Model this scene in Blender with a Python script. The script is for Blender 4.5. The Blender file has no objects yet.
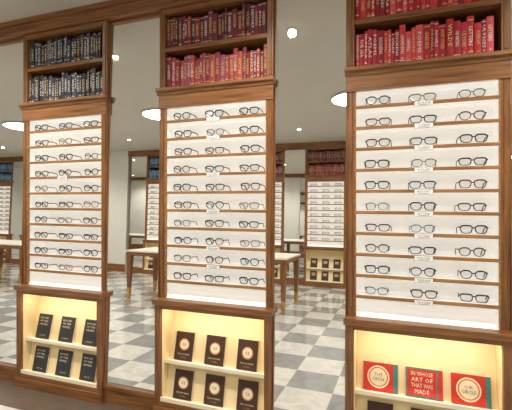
import bpy, math, random
from mathutils import Matrix, Vector
random.seed(7)
S = bpy.context.scene
S.view_settings.view_transform = 'Standard'
S.view_settings.look = 'None'

# ------------------------------------------------------------------ materials
def srgb(r, g, b):
    def c(v):
        v /= 255.0
        return v/12.92 if v <= 0.04045 else ((v+0.055)/1.055)**2.4
    return (c(r), c(g), c(b), 1)

def mat(name, col, rough=0.5, metal=0.0, emit=None, es=0.0, var=0.0, scale=8):
    m = bpy.data.materials.new(name); m.use_nodes = True
    nt = m.node_tree; b = nt.nodes['Principled BSDF']
    b.inputs['Base Color'].default_value = col
    b.inputs['Roughness'].default_value = rough
    b.inputs['Metallic'].default_value = metal
    if emit:
        b.inputs['Emission Color'].default_value = emit
        b.inputs['Emission Strength'].default_value = es
    if var:
        tc = nt.nodes.new('ShaderNodeTexCoord')
        n = nt.nodes.new('ShaderNodeTexNoise'); n.inputs['Scale'].default_value = scale
        n.inputs['Detail'].default_value = 4
        nt.links.new(tc.outputs['Object'], n.inputs['Vector'])
        r = nt.nodes.new('ShaderNodeValToRGB')
        r.color_ramp.elements[0].position = 0.3; r.color_ramp.elements[1].position = 0.7
        r.color_ramp.elements[0].color = tuple(c*(1-var) for c in col[:3])+(1,)
        r.color_ramp.elements[1].color = tuple(min(1, c*(1+var)) for c in col[:3])+(1,)
        nt.links.new(n.outputs['Fac'], r.inputs['Fac'])
        nt.links.new(r.outputs['Color'], b.inputs['Base Color'])
    return m

def wood(name, axis, dark, light):
    m = bpy.data.materials.new(name); m.use_nodes = True
    nt = m.node_tree; b = nt.nodes['Principled BSDF']
    tc = nt.nodes.new('ShaderNodeTexCoord')
    mp = nt.nodes.new('ShaderNodeMapping')
    sc = [38, 38, 38]; sc[axis] = 2.0
    mp.inputs['Scale'].default_value = sc
    nt.links.new(tc.outputs['Object'], mp.inputs['Vector'])
    n = nt.nodes.new('ShaderNodeTexNoise'); n.inputs['Scale'].default_value = 1.6
    n.inputs['Detail'].default_value = 6; n.inputs['Distortion'].default_value = 0.6
    nt.links.new(mp.outputs['Vector'], n.inputs['Vector'])
    r = nt.nodes.new('ShaderNodeValToRGB')
    r.color_ramp.elements[0].position = 0.28; r.color_ramp.elements[0].color = dark
    r.color_ramp.elements[1].position = 0.72; r.color_ramp.elements[1].color = light
    nt.links.new(n.outputs['Fac'], r.inputs['Fac'])
    nt.links.new(r.outputs['Color'], b.inputs['Base Color'])
    bp = nt.nodes.new('ShaderNodeBump'); bp.inputs['Strength'].default_value = 0.12
    nt.links.new(n.outputs['Fac'], bp.inputs['Height'])
    nt.links.new(bp.outputs['Normal'], b.inputs['Normal'])
    b.inputs['Roughness'].default_value = 0.34
    return m

M = {}
WD, WL = srgb(92, 58, 30), srgb(156, 106, 62)
M['wv'] = wood('oak_vertical', 2, WD, WL)
M['wh'] = wood('oak_horizontal', 0, WD, WL)
M['ws'] = wood('oak_shelf', 0, srgb(130, 88, 48), srgb(180, 132, 80))
M['wd'] = wood('dark_wood_back', 2, srgb(58, 38, 24), srgb(82, 54, 34))
M['white'] = mat('white_laminate_glow', srgb(249, 247, 242), 0.5, emit=(1, 0.98, 0.94, 1), es=0.18, var=0.01)  # faint warm emission added to the laminate so panels and shelves look brighter
M['gold'] = mat('cream_gold_liner', srgb(240, 218, 170), 0.55, var=0.03)
M['cream'] = mat('cream_ledge', srgb(244, 234, 208), 0.5, var=0.02)
M['plaster'] = mat('plaster_wall', srgb(216, 214, 207), 0.8, var=0.02)
M['ceil'] = mat('ceiling_plaster', srgb(198, 194, 184), 0.85, var=0.02, scale=2)
M['black'] = mat('black_acetate', srgb(12, 11, 12), 0.25, var=0.2)
M['tort'] = mat('tortoise_acetate', srgb(78, 42, 20), 0.25, var=0.6, scale=120)
M['grey'] = mat('grey_metal', srgb(56, 56, 62), 0.3, 0.4, var=0.1)
M['clear'] = mat('crystal_acetate', srgb(140, 130, 118), 0.2, var=0.1)
M['label'] = mat('label_paper', srgb(250, 250, 248), 0.6, var=0.01)
M['ink'] = mat('label_ink', srgb(30, 30, 34), 0.6, var=0.05)
M['brass'] = mat('brass', srgb(205, 160, 85), 0.25, 0.9, var=0.05)
M['steel'] = mat('steel_rim', srgb(200, 200, 198), 0.3, 0.8, var=0.03)
M['glow'] = mat('lamp_diffuser', srgb(255, 252, 245), 0.5, emit=(1, 0.95, 0.87, 1), es=20, var=0.01)
M['spotglow'] = mat('downlight_bulb', srgb(255, 252, 245), 0.5, emit=(1, 0.95, 0.88, 1), es=220, var=0.01)
M['mirror'] = mat('mirror_silver', (0.94, 0.95, 0.94, 1), 0.0, 1.0)
M['page'] = mat('paper_pages', srgb(225, 215, 190), 0.8, var=0.04, scale=60)
M['tabletop'] = mat('table_stone_top', srgb(228, 224, 214), 0.3, var=0.03)
# lens
m = bpy.data.materials.new('lens_glass'); m.use_nodes = True
nt = m.node_tree; nt.nodes.clear()
o = nt.nodes.new('ShaderNodeOutputMaterial'); mx = nt.nodes.new('ShaderNodeMixShader')
t = nt.nodes.new('ShaderNodeBsdfTransparent'); g = nt.nodes.new('ShaderNodeBsdfGlossy')
t.inputs['Color'].default_value = (0.86, 0.88, 0.90, 1)
g.inputs['Roughness'].default_value = 0.05; mx.inputs['Fac'].default_value = 0.05
nt.links.new(t.outputs[0], mx.inputs[1]); nt.links.new(g.outputs[0], mx.inputs[2]); nt.links.new(mx.outputs[0], o.inputs[0])
M['lens'] = m

def bookmats(pref, cols):
    ks = []
    for i, c in enumerate(cols):
        k = pref+str(i); M[k] = mat('cloth_'+k, srgb(*c), 0.6, var=0.12, scale=30); ks.append(k)
    return ks
NAVY = bookmats('navy', [(30, 32, 50), (22, 24, 36), (40, 42, 62), (58, 46, 50), (28, 28, 30), (64, 66, 84)])
WINE = bookmats('wine', [(108, 30, 46), (84, 26, 42), (124, 38, 50), (100, 38, 60), (70, 22, 32), (112, 52, 72)])
ROSE = bookmats('rose', [(152, 52, 66), (130, 42, 60), (166, 66, 66), (112, 36, 52), (142, 66, 94), (172, 74, 60)])
RED = bookmats('red', [(190, 40, 48), (168, 30, 40), (208, 58, 64), (184, 36, 64), (148, 26, 36), (214, 84, 92)])
BLUE = bookmats('blue', [(30, 110, 160), (50, 140, 180), (24, 80, 140), (70, 150, 190), (20, 96, 130)])
M['goldfoil'] = mat('gold_foil', srgb(226, 194, 124), 0.4, 0.2, var=0.05)
M['silverfoil'] = mat('silver_foil', srgb(234, 232, 226), 0.4, var=0.03)
for k, c in dict(cbrown=(66, 42, 30), cslate=(48, 50, 52), cred=(196, 52, 40), cteal=(52, 128, 128), corange=(222, 120, 50), ccream=(238, 226, 196), ccopper=(206, 140, 92)).items():
    M[k] = mat('cover_'+k[1:], srgb(*c), 0.5, var=0.05, scale=20)

# floor
m = bpy.data.materials.new('checker_tile_floor'); m.use_nodes = True
nt = m.node_tree; b = nt.nodes['Principled BSDF']
tc = nt.nodes.new('ShaderNodeTexCoord'); mp = nt.nodes.new('ShaderNodeMapping')
mp.inputs['Location'].default_value = (0.13, 0.1, 0.57)
nt.links.new(tc.outputs['Object'], mp.inputs['Vector'])
ck = nt.nodes.new('ShaderNodeTexChecker'); ck.inputs['Scale'].default_value = 2.5
ck.inputs['Color1'].default_value = srgb(210, 209, 204); ck.inputs['Color2'].default_value = srgb(150, 152, 152)
nt.links.new(mp.outputs[0], ck.inputs['Vector'])
n = nt.nodes.new('ShaderNodeTexNoise'); n.inputs['Scale'].default_value = 5; n.inputs['Detail'].default_value = 8; n.inputs['Distortion'].default_value = 1.5
nt.links.new(tc.outputs['Object'], n.inputs['Vector'])
r = nt.nodes.new('ShaderNodeValToRGB')
r.color_ramp.elements[0].position = 0.35; r.color_ramp.elements[1].position = 0.6
r.color_ramp.elements[0].color = (0.82, 0.82, 0.82, 1); r.color_ramp.elements[1].color = (1, 1, 1, 1)
nt.links.new(n.outputs['Fac'], r.inputs['Fac'])
mm = nt.nodes.new('ShaderNodeMixRGB'); mm.blend_type = 'MULTIPLY'; mm.inputs['Fac'].default_value = 1
nt.links.new(ck.outputs['Color'], mm.inputs[1]); nt.links.new(r.outputs['Color'], mm.inputs[2])
nt.links.new(mm.outputs[0], b.inputs['Base Color']); b.inputs['Roughness'].default_value = 0.08
b.inputs['IOR'].default_value = 1.6
M['floor'] = m
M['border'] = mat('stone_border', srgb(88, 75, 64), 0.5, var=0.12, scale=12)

# ------------------------------------------------------------------ mesh builder
class MB:
    def __init__(s): s.v = []; s.f = []; s.m = []; s.keys = []
    def mi(s, k):
        if k not in s.keys: s.keys.append(k)
        return s.keys.index(k)
    def add(s, vs, fs, k, T=None):
        o = len(s.v)
        s.v += [tuple(T @ Vector(v)) if T else tuple(v) for v in vs]
        i = s.mi(k)
        for f in fs: s.f.append(tuple(o+a for a in f)); s.m.append(i)
    def box(s, x0, x1, y0, y1, z0, z1, k, T=None):
        vs = [(x0,y0,z0),(x1,y0,z0),(x1,y1,z0),(x0,y1,z0),(x0,y0,z1),(x1,y0,z1),(x1,y1,z1),(x0,y1,z1)]
        s.add(vs, [(0,3,2,1),(4,5,6,7),(0,1,5,4),(1,2,6,5),(2,3,7,6),(3,0,4,7)], k, T)
    def prism(s, prof, x0, x1, k):   # prof list of (y,z), extruded along x
        n = len(prof)
        vs = [(x0, y, z) for y, z in prof]+[(x1, y, z) for y, z in prof]
        fs = [tuple(range(n)), tuple(range(2*n-1, n-1, -1))]+[(i, i+n, (i+1) % n+n, (i+1) % n) for i in range(n)]
        s.add(vs, fs, k)
    def cyl(s, cx, cy, z0, z1, r0, r1, k, n=20):
        vs = [(cx+r0*math.cos(2*math.pi*i/n), cy+r0*math.sin(2*math.pi*i/n), z0) for i in range(n)]
        vs += [(cx+r1*math.cos(2*math.pi*i/n), cy+r1*math.sin(2*math.pi*i/n), z1) for i in range(n)]
        s.add(vs, [tuple(range(n-1, -1, -1)), tuple(range(n, 2*n))]+[(i, (i+1) % n, (i+1) % n+n, i+n) for i in range(n)], k)
    def mesh(s, name):
        me = bpy.data.meshes.new(name); me.from_pydata(s.v, [], s.f)
        for k in s.keys: me.materials.append(M[k])
        me.polygons.foreach_set('material_index', s.m); me.update()
        return me
def put(name, me, loc=(0, 0, 0), rot=(0, 0, 0), bevel=0):
    ob = bpy.data.objects.new(name, me); S.collection.objects.link(ob)
    ob.location = loc; ob.rotation_euler = rot
    if bevel:
        bv = ob.modifiers.new('bevel', 'BEVEL'); bv.width = bevel; bv.segments = 2; bv.limit_method = 'ANGLE'
    return ob

# text meshes
_tc = {}
def textmesh(txt):
    if txt in _tc: return _tc[txt]
    c = bpy.data.curves.new('t', 'FONT'); c.body = txt; c.resolution_u = 1; c.size = 1
    c.align_x = 'CENTER'; c.align_y = 'CENTER'
    o = bpy.data.objects.new('t', c); S.collection.objects.link(o)
    bpy.context.view_layer.update()
    me = bpy.data.meshes.new_from_object(o)
    vs = [v.co.copy() for v in me.vertices]; fs = [tuple(p.vertices) for p in me.polygons]
    bpy.data.objects.remove(o); bpy.data.curves.remove(c); bpy.data.meshes.remove(me)
    w = max(v.x for v in vs)-min(v.x for v in vs); h = max(v.y for v in vs)-min(v.y for v in vs)
    cx = (max(v.x for v in vs)+min(v.x for v in vs))/2; cy = (max(v.y for v in vs)+min(v.y for v in vs))/2
    vs = [Vector((v.x-cx, v.y-cy, 0)) for v in vs]
    _tc[txt] = (vs, fs, w, h); return _tc[txt]
def text(mb, txt, cx, y, cz, w, h, k, spine=False, T=None):
    """text in the xz plane, facing -y ; spine=True runs top to bottom"""
    vs, fs, tw, th = textmesh(txt)
    out = []
    for v in vs:
        a, b2 = v.x/tw*w, v.y/th*h
        out.append((cx+b2, y, cz-a) if spine else (cx+a, y, cz+b2))
    mb.add(out, fs, k, T)

# ------------------------------------------------------------------ layout constants
F = -0.07                      # floor level while building; everything is lifted by -F at the end
W = 0.884; HW = W/2; PITCH = 1.3645; ST = 0.045
CX = [-2.603, -1.240, 0.126]
YF = -0.06; YC = -0.125
SHELF = [2.067-0.13*i for i in range(10)]
CEIL = 3.03
CT = 0.775                     # cabinet top
L1, L2 = 0.300, 0.040          # ledge levels
S1 = ((-0.015, L1+0.012), (0.085, CT-0.075)); S2 = ((-0.062, L2+0.012), (-0.01, L1-0.01))

def unit_mesh():
    b = MB(); IX = HW-ST
    for s in (-1, 1):
        x0, x1 = sorted((s*IX, s*HW))
        b.box(x0, x1, YF, 0.24, F, 2.90, 'wv')
        xa, xb = sorted((s*(IX+0.012), s*(HW-0.012)))
        b.box(xa, xb, YF-0.006, YF, 0.83, 2.16, 'wv')
        b.box(xa, xb, YF-0.006, YF, 2.33, 2.88, 'wv')
        xa, xb = sorted((s*(IX-0.006), s*IX))
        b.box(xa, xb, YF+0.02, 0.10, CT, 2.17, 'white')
        xa, xb = sorted((s*(IX-0.010), s*IX))
        b.box(xa, xb, YF-0.002, YF+0.02, CT, 2.17, 'ws')
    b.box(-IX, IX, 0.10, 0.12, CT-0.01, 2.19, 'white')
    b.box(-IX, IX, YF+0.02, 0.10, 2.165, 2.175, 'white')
    b.box(-IX, IX, 0.22, 0.24, 2.2, 2.90, 'wd')
    b.box(-IX, IX, YF, 0.22, 2.862, 2.90, 'wh')
    b.box(-IX, IX, YF+0.004, 0.22, 2.585, 2.615, 'wh')
    b.box(-IX, IX, YF-0.002, 0.22, 2.178, 2.27, 'wh')
    b.box(-HW-0.002, HW+0.002, YF-0.010, YF, 2.165, 2.27, 'wh')
    b.prism([(YF, 2.262), (YF-0.016, 2.262), (YF-0.022, 2.280), (YF-0.036, 2.290), (YF-0.036, 2.312), (YF, 2.312)], -HW-0.012, HW+0.012, 'wh')
    b.box(-IX, IX, YF, 0.22, 2.27, 2.312, 'wh')
    for z in SHELF:
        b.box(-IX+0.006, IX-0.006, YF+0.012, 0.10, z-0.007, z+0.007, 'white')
        b.box(-IX+0.006, IX-0.006, YF-0.004, YF+0.012, z-0.010, z+0.010, 'ws')
    b.prism([(YF+0.0, CT-0.005), (0.10, CT-0.005), (0.10, CT+0.06), (YF+0.03, CT+0.02)], -IX, IX, 'white')
    # lower cabinet
    for s in (-1, 1):
        x0, x1 = sorted((s*IX, s*HW))
        b.box(x0, x1, YC, YF-0.001, F, CT-0.035, 'wv')
        xa, xb = sorted((s*(IX-0.005), s*IX))
        b.box(xa, xb, YC+0.025, 0.20, L2, CT-0.07, 'gold')
    b.box(-HW-0.012, HW+0.012, YC-0.018, YF, CT-0.038, CT, 'wh')
    b.box(-IX, IX, YF, 0.10, CT-0.038, CT-0.002, 'wh')
    b.box(-IX, IX, YC, YC+0.03, CT-0.068, CT-0.038, 'wh')
    b.box(-IX, IX, YC, 0.22, F, L2-0.002, 'wh')
    b.box(-HW-0.004, HW+0.004, YC-0.012, YC, F, F+0.075, 'wh')
    b.box(-IX, IX, YC+0.004, -0.05, L2-0.002, L2+0.012, 'cream')
    b.box(-IX, IX, YC+0.004, YC+0.014, L2+0.012, L2+0.028, 'cream')
    b.prism([S2[0], S2[1], (0.20, S2[1][1]), (0.20, S2[0][1])], -IX+0.005, IX-0.005, 'gold')
    b.box(-IX+0.005, IX-0.005, -0.070, 0.01, L1, L1+0.012, 'cream')
    b.box(-IX+0.005, IX-0.005, -0.075, -0.065, L1-0.002, L1+0.026, 'cream')
    b.prism([S1[0], S1[1], (0.20, S1[1][1]), (0.20, S1[0][1])], -IX+0.005, IX-0.005, 'gold')
    b.box(-IX, IX, YC+0.03, 0.2, CT-0.075, CT-0.065, 'gold')
    return b.mesh('display_unit')

WORDS = ['EINSTEIN', 'WILDE', 'MODERN ART', 'DICKENS', 'THE SEA', 'HISTORY', 'ATLAS', 'POEMS', 'ORWELL', 'ON WRITING', 'GARDENS', 'ULYSSES', 'LETTERS', 'NOVELS', 'SHORT STORIES', 'KAFKA']
def books_mesh(seed, rows, foil):
    rnd = random.Random(seed); b = MB(); IX = HW-ST-0.004
    for (z, mats, hmax) in rows:
        x = -IX
        while True:
            t = rnd.uniform(0.018, 0.040)
            if x+t > IX: break
            h = rnd.uniform(0.190, hmax); d = rnd.uniform(0.12, 0.15); y0 = YF+0.02+rnd.uniform(0, 0.012)
            k = rnd.choice(mats)
            n = 4
            prof = [(x+t*i/n, y0-0.004*math.sin(math.pi*i/n)) for i in range(n+1)]+[(x+t, y0+d), (x, y0+d)]
            q = len(prof)
            vs = [(px, py, z) for px, py in prof]+[(px, py, z+h) for px, py in prof]
            b.add(vs, [tuple(range(q-1, -1, -1)), tuple(range(q, 2*q))]+[(i, (i+1) % q, (i+1) % q+q, i+q) for i in range(q)], k)
            b.box(x+0.003, x+t-0.003, y0+0.006, y0+d-0.004, z+h, z+h+0.0005, 'page')
            f = rnd.choice(foil); yy = y0-0.0055; cx = x+t/2
            w = rnd.choice(WORDS)
            text(b, w, cx, yy, z+h*rnd.uniform(0.5, 0.6), h*rnd.uniform(0.4, 0.62), min(t*0.6, 0.019), f, spine=True)
            if rnd.random() < 0.7:
                for zz in rnd.choice([(0.06, 0.09), (0.93,), (0.06, 0.93), (0.12, 0.9)]):
                    b.box(x+0.002, x+t-0.002, yy+0.001, yy+0.003, z+h*zz, z+h*zz+0.003, f)
            if rnd.random() < 0.6:
                text(b, rnd.choice(['O', 'X', 'M', 'W', 'P']), cx, yy, z+h*0.14, 0.012, 0.012, f)
            x += t+0.0008
    return b.mesh('books')

def glasses(b, cx, y, z, kind, k, rot):
    T = Matrix.Translation((cx, y, z)) @ Matrix.Rotation(rot, 4, 'Z')
    lw, lh, p, th = [(0.0270, 0.0190, 3.2, 0.0056), (0.0262, 0.0205, 2.3, 0.0052), (0.0280, 0.0172, 3.6, 0.0054), (0.0268, 0.0195, 2.6, 0.0036)][kind]
    zc = lh+th+0.006; N = 22
    for s in (-1, 1):
        c = s*(lw+th+0.0058); vs = []; fs = []
        inner = []
        for i in range(N):
            a = 2*math.pi*i/N; ca, sa = math.cos(a), math.sin(a)
            ux = math.copysign(abs(ca)**(2/p), ca); uz = math.copysign(abs(sa)**(2/p), sa)
            wf = 1+0.10*uz*(1 if kind != 3 else 0.3)+(-0.05 if uz < 0 else 0)
            ti = th*(1.4 if uz > 0.3 else 0.75)
            xo, zo = ux*lw*wf, uz*lh
            X0, Z0 = c+xo, zc+zo
            X1, Z1 = c+ux*(lw*wf+th*0.9), zc+uz*(lh+ti)
            yb = 0.003*(s*(X0)/0.06)**2
            vs += [(X0, yb, Z0), (X1, yb, Z1), (X1, yb+0.004, Z1), (X0, yb+0.004, Z0)]
            inner.append((X0, yb+0.002, Z0))
        for i in range(N):
            j = (i+1) % N
            for q in range(4):
                fs.append((4*i+q, 4*j+q, 4*j+(q+1) % 4, 4*i+(q+1) % 4))
        b.add(vs, fs, k, T)
        b.add(inner, [tuple(range(N))], 'lens', T)
        xe = s*(2*lw+2*th+0.0085); zt = zc+lh*0.62; hw = 0.0012+th*0.2; tv = th*0.6
        pts = [(xe-s*0.004, 0.002, zt), (xe, 0.006, zt), (xe+s*0.0005, 0.05, zt-0.002), (xe, 0.090, zt-0.006), (xe-s*0.003, 0.118, 0.004)]
        vs = []
        for (a, bb, c2) in pts:
            vs += [(a-hw, bb, c2-tv), (a+hw, bb, c2-tv), (a+hw, bb, c2+tv), (a-hw, bb, c2+tv)]
        fs = [(0, 1, 2, 3), (16, 19, 18, 17)]
        for i in range(4):
            for q in range(4):
                fs.append((4*i+q, 4*i+4+q, 4*i+4+(q+1) % 4, 4*i+(q+1) % 4))
        b.add(vs, fs, k, T)
        b.box(min(s*0.0065, s*0.009), max(s*0.0065, s*0.009), 0.003, 0.008, zc-0.008, zc+0.001, k, T)
    prof = [(-0.0095, 0.003), (-0.004, 0.0065), (0.004, 0.0065), (0.0095, 0.003)]
    vs = []
    for (a, h) in prof:
        vs += [(a, 0, zc+h), (a, 0, zc+h+th*1.2), (a, 0.004, zc+h+th*1.2), (a, 0.004, zc+h)]
    fs = []
    for i in range(3):
        for q in range(4): fs.append((4*i+q, 4*i+4+q, 4*i+4+(q+1) % 4, 4*i+(q+1) % 4))
    b.add(vs, fs, k, T)

def glasses_mesh(seed):
    rnd = random.Random(seed); b = MB()
    for z in SHELF:
        for j, fx in enumerate((-0.262, 0.0, 0.262)):
            k = rnd.choice(['black']*5+['tort']*4+['grey']+['clear'])
            kind = rnd.choice([0, 0, 1, 2, 2, 3])
            glasses(b, fx+rnd.uniform(-0.006, 0.006), YF+0.020, z+0.0075, kind, k, rnd.uniform(-0.05, 0.05))
    return b.mesh('eyeglasses')

def labels_mesh(seed, prob):
    rnd = random.Random(seed); b = MB()
    for z in SHELF:
        if rnd.random() > prob: continue
        w, h = 0.050, 0.008
        b.box(-w-0.0015, w+0.0015, YF-0.0065, YF-0.0045, z-0.0195, z+h+0.0015, 'ink')
        b.box(-w, w, YF-0.0080, YF-0.0065, z-0.018, z+h, 'label')
        text(b, rnd.choice(WORDS), 0, YF-0.0085, z-0.003, 0.074, 0.009, 'ink')
        b.box(-0.03, 0.03, YF-0.0085, YF-0.0081, z-0.014, z-0.012, 'ink')
    return b.mesh('shelf_labels')

UNIT = unit_mesh()
G = [glasses_mesh(i+3) for i in range(3)]
B_NAVY = books_mesh(1, [(2.312, NAVY, 0.240), (2.615, NAVY, 0.232)], ['goldfoil', 'silverfoil', 'silverfoil'])
B_WINE = books_mesh(2, [(2.312, ROSE, 0.240), (2.615, WINE, 0.232)], ['goldfoil', 'goldfoil', 'silverfoil'])
B_RED = books_mesh(3, [(2.312, RED, 0.240), (2.615, RED, 0.232)], ['goldfoil', 'silverfoil', 'silverfoil'])
B_BLUE = books_mesh(4, [(2.312, BLUE, 0.240), (2.615, BLUE+NAVY[:2], 0.232)], ['silverfoil'])

# ------------------------------------------------------------------ booklets
A1 = math.atan2(S1[1][0]-S1[0][0], S1[1][1]-S1[0][1]); A2 = math.atan2(S2[1][0]-S2[0][0], S2[1][1]-S2[0][1])
def circ(b, cx, y, cz, r, k, n=24):
    b.add([(cx+r*math.cos(2*math.pi*i/n), y, cz+r*math.sin(2*math.pi*i/n)) for i in range(n)], [tuple(range(n))], k)
def booklet(kind):
    b = MB()
    if kind == 'brown':
        w, h, t = 0.150, 0.200, 0.014
        b.box(-w/2, w/2, -t, 0, 0, h, 'cbrown'); b.box(-w/2+.002, w/2+0.0005, -t+.002, -.002, .002, h+.0005, 'page')
        z = h*0.56
        circ(b, 0, -t-0.0006, z, 0.042, 'ccopper'); circ(b, 0, -t-0.0010, z, 0.034, 'ccream')
        text(b, 'OX', 0, -t-0.0014, z, 0.034, 0.022, 'cbrown')
        text(b, 'THE ORCHARD', 0, -t-0.0010, h*0.22, 0.10, 0.010, 'ccream')
        text(b, 'STORIES', 0, -t-0.0010, h*0.11, 0.05, 0.008, 'ccopper')
    elif kind == 'slate':
        w, h, t = 0.150, 0.200, 0.014
        b.box(-w/2, w/2, -t, 0, 0, h, 'cslate'); b.box(-w/2+.002, w/2+0.0005, -t+.002, -.002, .002, h+.0005, 'page')
        for i, s in enumerate(['HOUSE', 'OF THE', 'WRITERS']):
            text(b, s, -0.01, -t-0.001, h*(0.84-0.13*i), 0.085, 0.014, 'ccream')
        text(b, 'A NOVEL', 0, -t-0.001, h*0.14, 0.06, 0.008, 'ccream')
    else:
        w, h, t = 0.205, 0.165, 0.016
        base, strip = {'a': ('cred', 'cteal'), 'b': ('cteal', 'cred'), 'c': ('cred', 'cteal')}[kind]
        b.box(-w/2, w/2, -t, 0, 0, h, base); b.box(-w/2+.002, w/2+0.0005, -t+.002, -.002, .002, h+.0005, 'page')
        b.box(w/2-0.026, w/2-0.001, -t-0.0006, -t, 0.001, h-0.001, strip)
        z = h/2; cx = -0.012
        if kind != 'b':
            circ(b, cx, -t-0.0006, z, 0.066, 'ccream'); circ(b, cx, -t-0.0010, z, 0.058, 'corange')
            circ(b, cx, -t-0.0014, z, 0.050, 'ccream' )
            text(b, 'THE' if kind == 'a' else 'OR', cx, -t-0.0018, z+0.014, 0.05, 0.018, 'cred')
            text(b, 'CIRCLE', cx, -t-0.0018, z-0.012, 0.074, 0.018, 'cslate')
        else:
            b.box(-w/2+0.008, w/2-0.034, -t-0.0006, -t, 0.008, h-0.008, 'cred')
            for i, s in enumerate(['IN WHOSE', 'ART OF', 'THAT WAS', 'MADE']):
                text(b, s, cx, -t-0.0012, h*(0.80-0.2*i), 0.12 if i != 3 else 0.08, 0.024, 'ccream')
    return b
BK = {k: booklet(k).mesh('booklet_'+k) for k in ('brown', 'slate', 'a', 'b', 'c')}
def place(row):
    return (S1[0][0]-0.0012, S1[0][1]+0.0006, A1) if row == 1 else (S2[0][0]-0.0012, S2[0][1]+0.0006, A2)
def place_booklets(ci, kinds, rows):
    for row in rows:
        for j, fx in enumerate((-0.250, 0.0, 0.250)):
            y, z, a = place(row)
            put('booklet', BK[kinds[j]], (ci+fx+(-0.015 if row == 1 and ci < 0 else 0.005), y, z), (-a, 0, 0))
# ------------------------------------------------------------------ near wall
def led(parent, y, z, w, e):
    l = bpy.data.lights.new('led_strip', 'AREA'); l.shape = 'RECTANGLE'; l.size = w; l.size_y = 0.015
    l.energy = e; l.color = (1, 0.87, 0.70)
    o = bpy.data.objects.new('led_strip', l); S.collection.objects.link(o); o.parent = parent
    o.location = (0, y, z); o.rotation_euler = (math.radians(15), 0, 0)
for i, c in enumerate(CX):
    u = put('eyewear_display_case', UNIT, (c, 0, 0), bevel=0.0025)
    led(u, YC+0.042, CT-0.078, 0.7, 1.5)
    put('shelved_books', [B_NAVY, B_WINE, B_RED][i], (c, 0, 0))
    put('eyeglasses_collection', G[i], (c, 0, 0))
    put('shelf_labels', labels_mesh(i, [0.3, 0.7, 1.0][i]), (c, 0, 0))
place_booklets(CX[0], ['slate']*3, (1, 2))
place_booklets(CX[1], ['brown']*3, (1, 2))
place_booklets(CX[2], ['a', 'b', 'c'], (1,))
place_booklets(CX[2], ['brown']*3, (2,))

def mirror(name, cx, y, flip, tilt, w0):
    """framed mirror panel filling the bay between two cases"""
    b = MB(); w = w0/2
    z0, z1 = F+0.135, 2.90; s = -1 if flip else 1; yb = -0.088 if tilt else -0.05
    dy = math.tan(tilt)*(z1-z0)
    yy = lambda v: s*v
    def slab(f, bk, xa, xb, k, za=z0, zb=z1):
        fa = math.tan(tilt)*(za-z0); fb = math.tan(tilt)*(zb-z0)
        b.prism([(yy(yb+fa+f), za), (yy(yb+fb+f), zb), (yy(yb+fb+bk), zb), (yy(yb+fa+bk), za)], xa, xb, k)
    slab(0, 0.006, -w+0.002, w-0.002, 'mirror')
    slab(0.007, 0.02, -w+0.002, w-0.002, 'wd')
    for q in (-1, 1):
        xa, xb = sorted((q*(w-0.007), q*(w-0.0005)))
        slab(-0.004, 0.03, xa, xb, 'wv')
    slab(-0.005, 0.03, -w+0.007, w-0.007, 'wh', z1-0.02, z1)
    y0, y1 = sorted((yy(yb-0.010), yy(0.075)))
    b.box(-w+0.001, w-0.001, y0, y1, F, z0, 'wh')
    y0, y1 = sorted((yy(yb-0.018), yy(yb+0.02)))
    b.box(-w+0.001, w-0.001, y0, y1, z0-0.022, z0+0.002, 'wh')
    return put(name, b.mesh('mirror'), (cx, y, 0))
TILT = math.radians(1.4); GAP = PITCH-W
for c in (CX[0]-PITCH/2, (CX[0]+CX[1])/2, (CX[1]+CX[2])/2, CX[2]+PITCH/2):
    mirror('framed_mirror', c, 0.0, False, TILT, GAP-0.003)
XL, XR = -13.0, 4.0; YB = -6.1
b = MB()
b.box(XL, XR, -0.075, 0.24, 2.902, CEIL-0.002, 'wh')
b.box(XL, XR, -0.095, -0.075, 2.99, CEIL-0.002, 'wh')
b.box(XL, XR, -0.085, -0.075, 2.902, 2.92, 'wh')
put('trim_1', b.mesh('trim'))
b = MB()
b.box(XL, CX[0]-PITCH/2-GAP/2, 0.0, 0.24, F, 2.9, 'plaster')
b.box(CX[2]+PITCH/2+GAP/2, XR, 0.0, 0.24, F, 2.9, 'plaster')
b.box(XL, XR, 0.25, 0.40, F, CEIL, 'plaster')
put('wall_front', b.mesh('wall'))
b = MB()
b.box(XL, CX[0]-PITCH/2-GAP/2, -0.02, 0.0, F, 0.14, 'wh'); b.box(CX[2]+PITCH/2+GAP/2, XR, -0.02, 0.0, F, 0.14, 'wh')
put('baseboard_front', b.mesh('bb'))
# ------------------------------------------------------------------ room shell
b = MB(); b.box(XL, XR, YB-0.45, 0.40, F-0.1, F, 'floor'); put('floor', b.mesh('floor'))
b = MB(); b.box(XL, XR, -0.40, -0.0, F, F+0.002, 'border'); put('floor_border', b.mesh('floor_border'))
b = MB(); b.box(XL, XR, YB-0.45, 0.40, CEIL, CEIL+0.1, 'ceil'); put('ceiling', b.mesh('ceiling'))
b = MB(); b.box(XL-0.15, XL, YB-0.45, 0.40, F, CEIL, 'plaster'); put('wall_left', b.mesh('wl'))
b = MB(); b.box(XR, XR+0.15, YB-0.45, 0.40, F, CEIL, 'plaster'); put('wall_right', b.mesh('wr'))
b = MB(); b.box(XL, XR, YB-0.45, YB-0.26, F, CEIL, 'plaster')
b.box(-7.92, -6.62, YB-0.26, YB+0.06, F, CEIL, 'plaster')
put('wall_back', b.mesh('wb'))
b = MB(); b.box(-7.92, -6.62, YB+0.06, YB+0.08, F, 0.12, 'wh'); put('baseboard_back', b.mesh('bbb'))
b = MB()
for x0, x1 in ((XL, -7.92), (-6.62, XR)):
    b.box(x0, x1, YB-0.24, YB+0.075, 2.902, CEIL-0.002, 'wh')
put('trim_2', b.mesh('trim2'))
opp = [-1.515+PITCH*k for k in range(-3, 4)]
opp += [-8.40-PITCH*k for k in range(0, 4)]
ab = MB()
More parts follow.
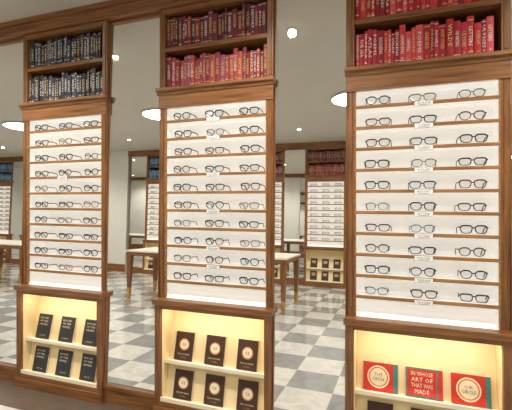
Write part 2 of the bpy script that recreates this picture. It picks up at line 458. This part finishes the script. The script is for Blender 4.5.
for row in (1, 2):
    for fx in (-0.245, 0, 0.245):
        y, z, a = place(row)
        T = Matrix.Translation((fx, y, z)) @ Matrix.Rotation(-a, 4, 'X')
        ab.box(-0.072, 0.072, -0.014, 0, 0, 0.2, 'cslate', T)
        ab.box(-0.04, 0.04, -0.015, -0.014, 0.10, 0.16, 'ccopper', T)
AB = ab.mesh('booklet_set')
R = (0, 0, math.pi)
for i, c in enumerate(opp):
    put('eyewear_display_case', UNIT, (c, YB, 0), R)
    bk = B_WINE if -3.2 < c < 0 else (B_RED if c > 0 else B_BLUE)
    put('shelved_books', bk, (c, YB, 0), R)
    put('eyeglasses_collection', G[i % 3], (c, YB, 0), R)
    put('booklet_set', AB, (c, YB, 0), R)
    if c+PITCH/2 < XR-0.4 and abs(c+PITCH/2+7.3) > 0.9:
        mirror('framed_mirror', c+PITCH/2, YB, True, 0, GAP-0.003)
mirror('framed_mirror', opp[0]-PITCH/2, YB, True, 0, GAP-0.003)

# ------------------------------------------------------------------ tables
def table(x0, x1, y0, y1, h):
    b = MB(); L = x1-x0; D = y1-y0
    b.box(0, L, 0, D, h-0.025, h, 'tabletop')
    b.box(0.01, L-0.01, 0.01, D-0.01, h-0.09, h-0.025, 'wh')
    for x in (0.06, L/2, L-0.06):
        for y in (0.06, D-0.06):
            top, bot, q = 0.045, 0.028, 0.022
            def fr(r0, r1, z0, z1, k):
                vs = [(x-r0, y-r0, z0), (x+r0, y-r0, z0), (x+r0, y+r0, z0), (x-r0, y+r0, z0),
                      (x-r1, y-r1, z1), (x+r1, y-r1, z1), (x+r1, y+r1, z1), (x-r1, y+r1, z1)]
                b.add(vs, [(0,3,2,1),(4,5,6,7),(0,1,5,4),(1,2,6,5),(2,3,7,6),(3,0,4,7)], k)
            fr(bot, top, 0.2, h-0.09, 'wv'); fr(q, bot+0.001, 0, 0.2, 'brass')
    put('display_table', b.mesh('table'), (x0, y0, F), bevel=0.003)
table(-4.50, -1.60, -4.2, -3.3, 0.84)
table(-10.2, -6.9, -4.2, -3.3, 0.84)

# ------------------------------------------------------------------ lights
def disc(x, y):
    b = MB(); b.cyl(0, 0, -0.035, 0, 0.34, 0.34, 'steel', 40); b.cyl(0, 0, -0.048, -0.035, 0.29, 0.325, 'glow', 40)
    put('round_ceiling_lamp', b.mesh('lamp'), (x, y, CEIL))
for k in range(-3, 2): disc(-0.57+3.04*k, -3.0)
def down(x, y, pw):
    b = MB(); b.cyl(0, 0, -0.008, 0, 0.042, 0.044, 'steel', 24); b.cyl(0, 0, -0.012, -0.008, 0.026, 0.030, 'spotglow', 16)
    p = put('recessed_downlight', b.mesh('down'), (x, y, CEIL))
    l = bpy.data.lights.new('bulb', 'SPOT'); l.energy = pw; l.spot_size = math.radians(140); l.spot_blend = 0.8
    l.shadow_soft_size = 0.035; l.color = (1, 0.93, 0.82)
    o = bpy.data.objects.new('bulb', l); S.collection.objects.link(o); o.parent = p
    o.location = (0, 0, -0.03)
for k in range(-5, 3): down(-0.90+1.9*k, -0.85, 110)
for k in range(-5, 3): down(-1.78+1.9*k, -4.7, 100)

w = bpy.data.worlds.new('World'); S.world = w; w.use_nodes = True
w.node_tree.nodes['Background'].inputs[0].default_value = (1, 1, 1, 1)
w.node_tree.nodes['Background'].inputs[1].default_value = 0.3

cam = bpy.data.cameras.new('camera'); cam.lens = 36*400/512; cam.sensor_width = 36
cam.shift_y = -6/512
co = bpy.data.objects.new('camera', cam); S.collection.objects.link(co)
co.location = (0, -2.605, 1.5); co.rotation_euler = (math.radians(90), 0, math.radians(19.9))
S.camera = co
# lift everything so that the floor is at z = 0
for ob in list(S.objects):
    if ob.parent is None: ob.location.z -= F
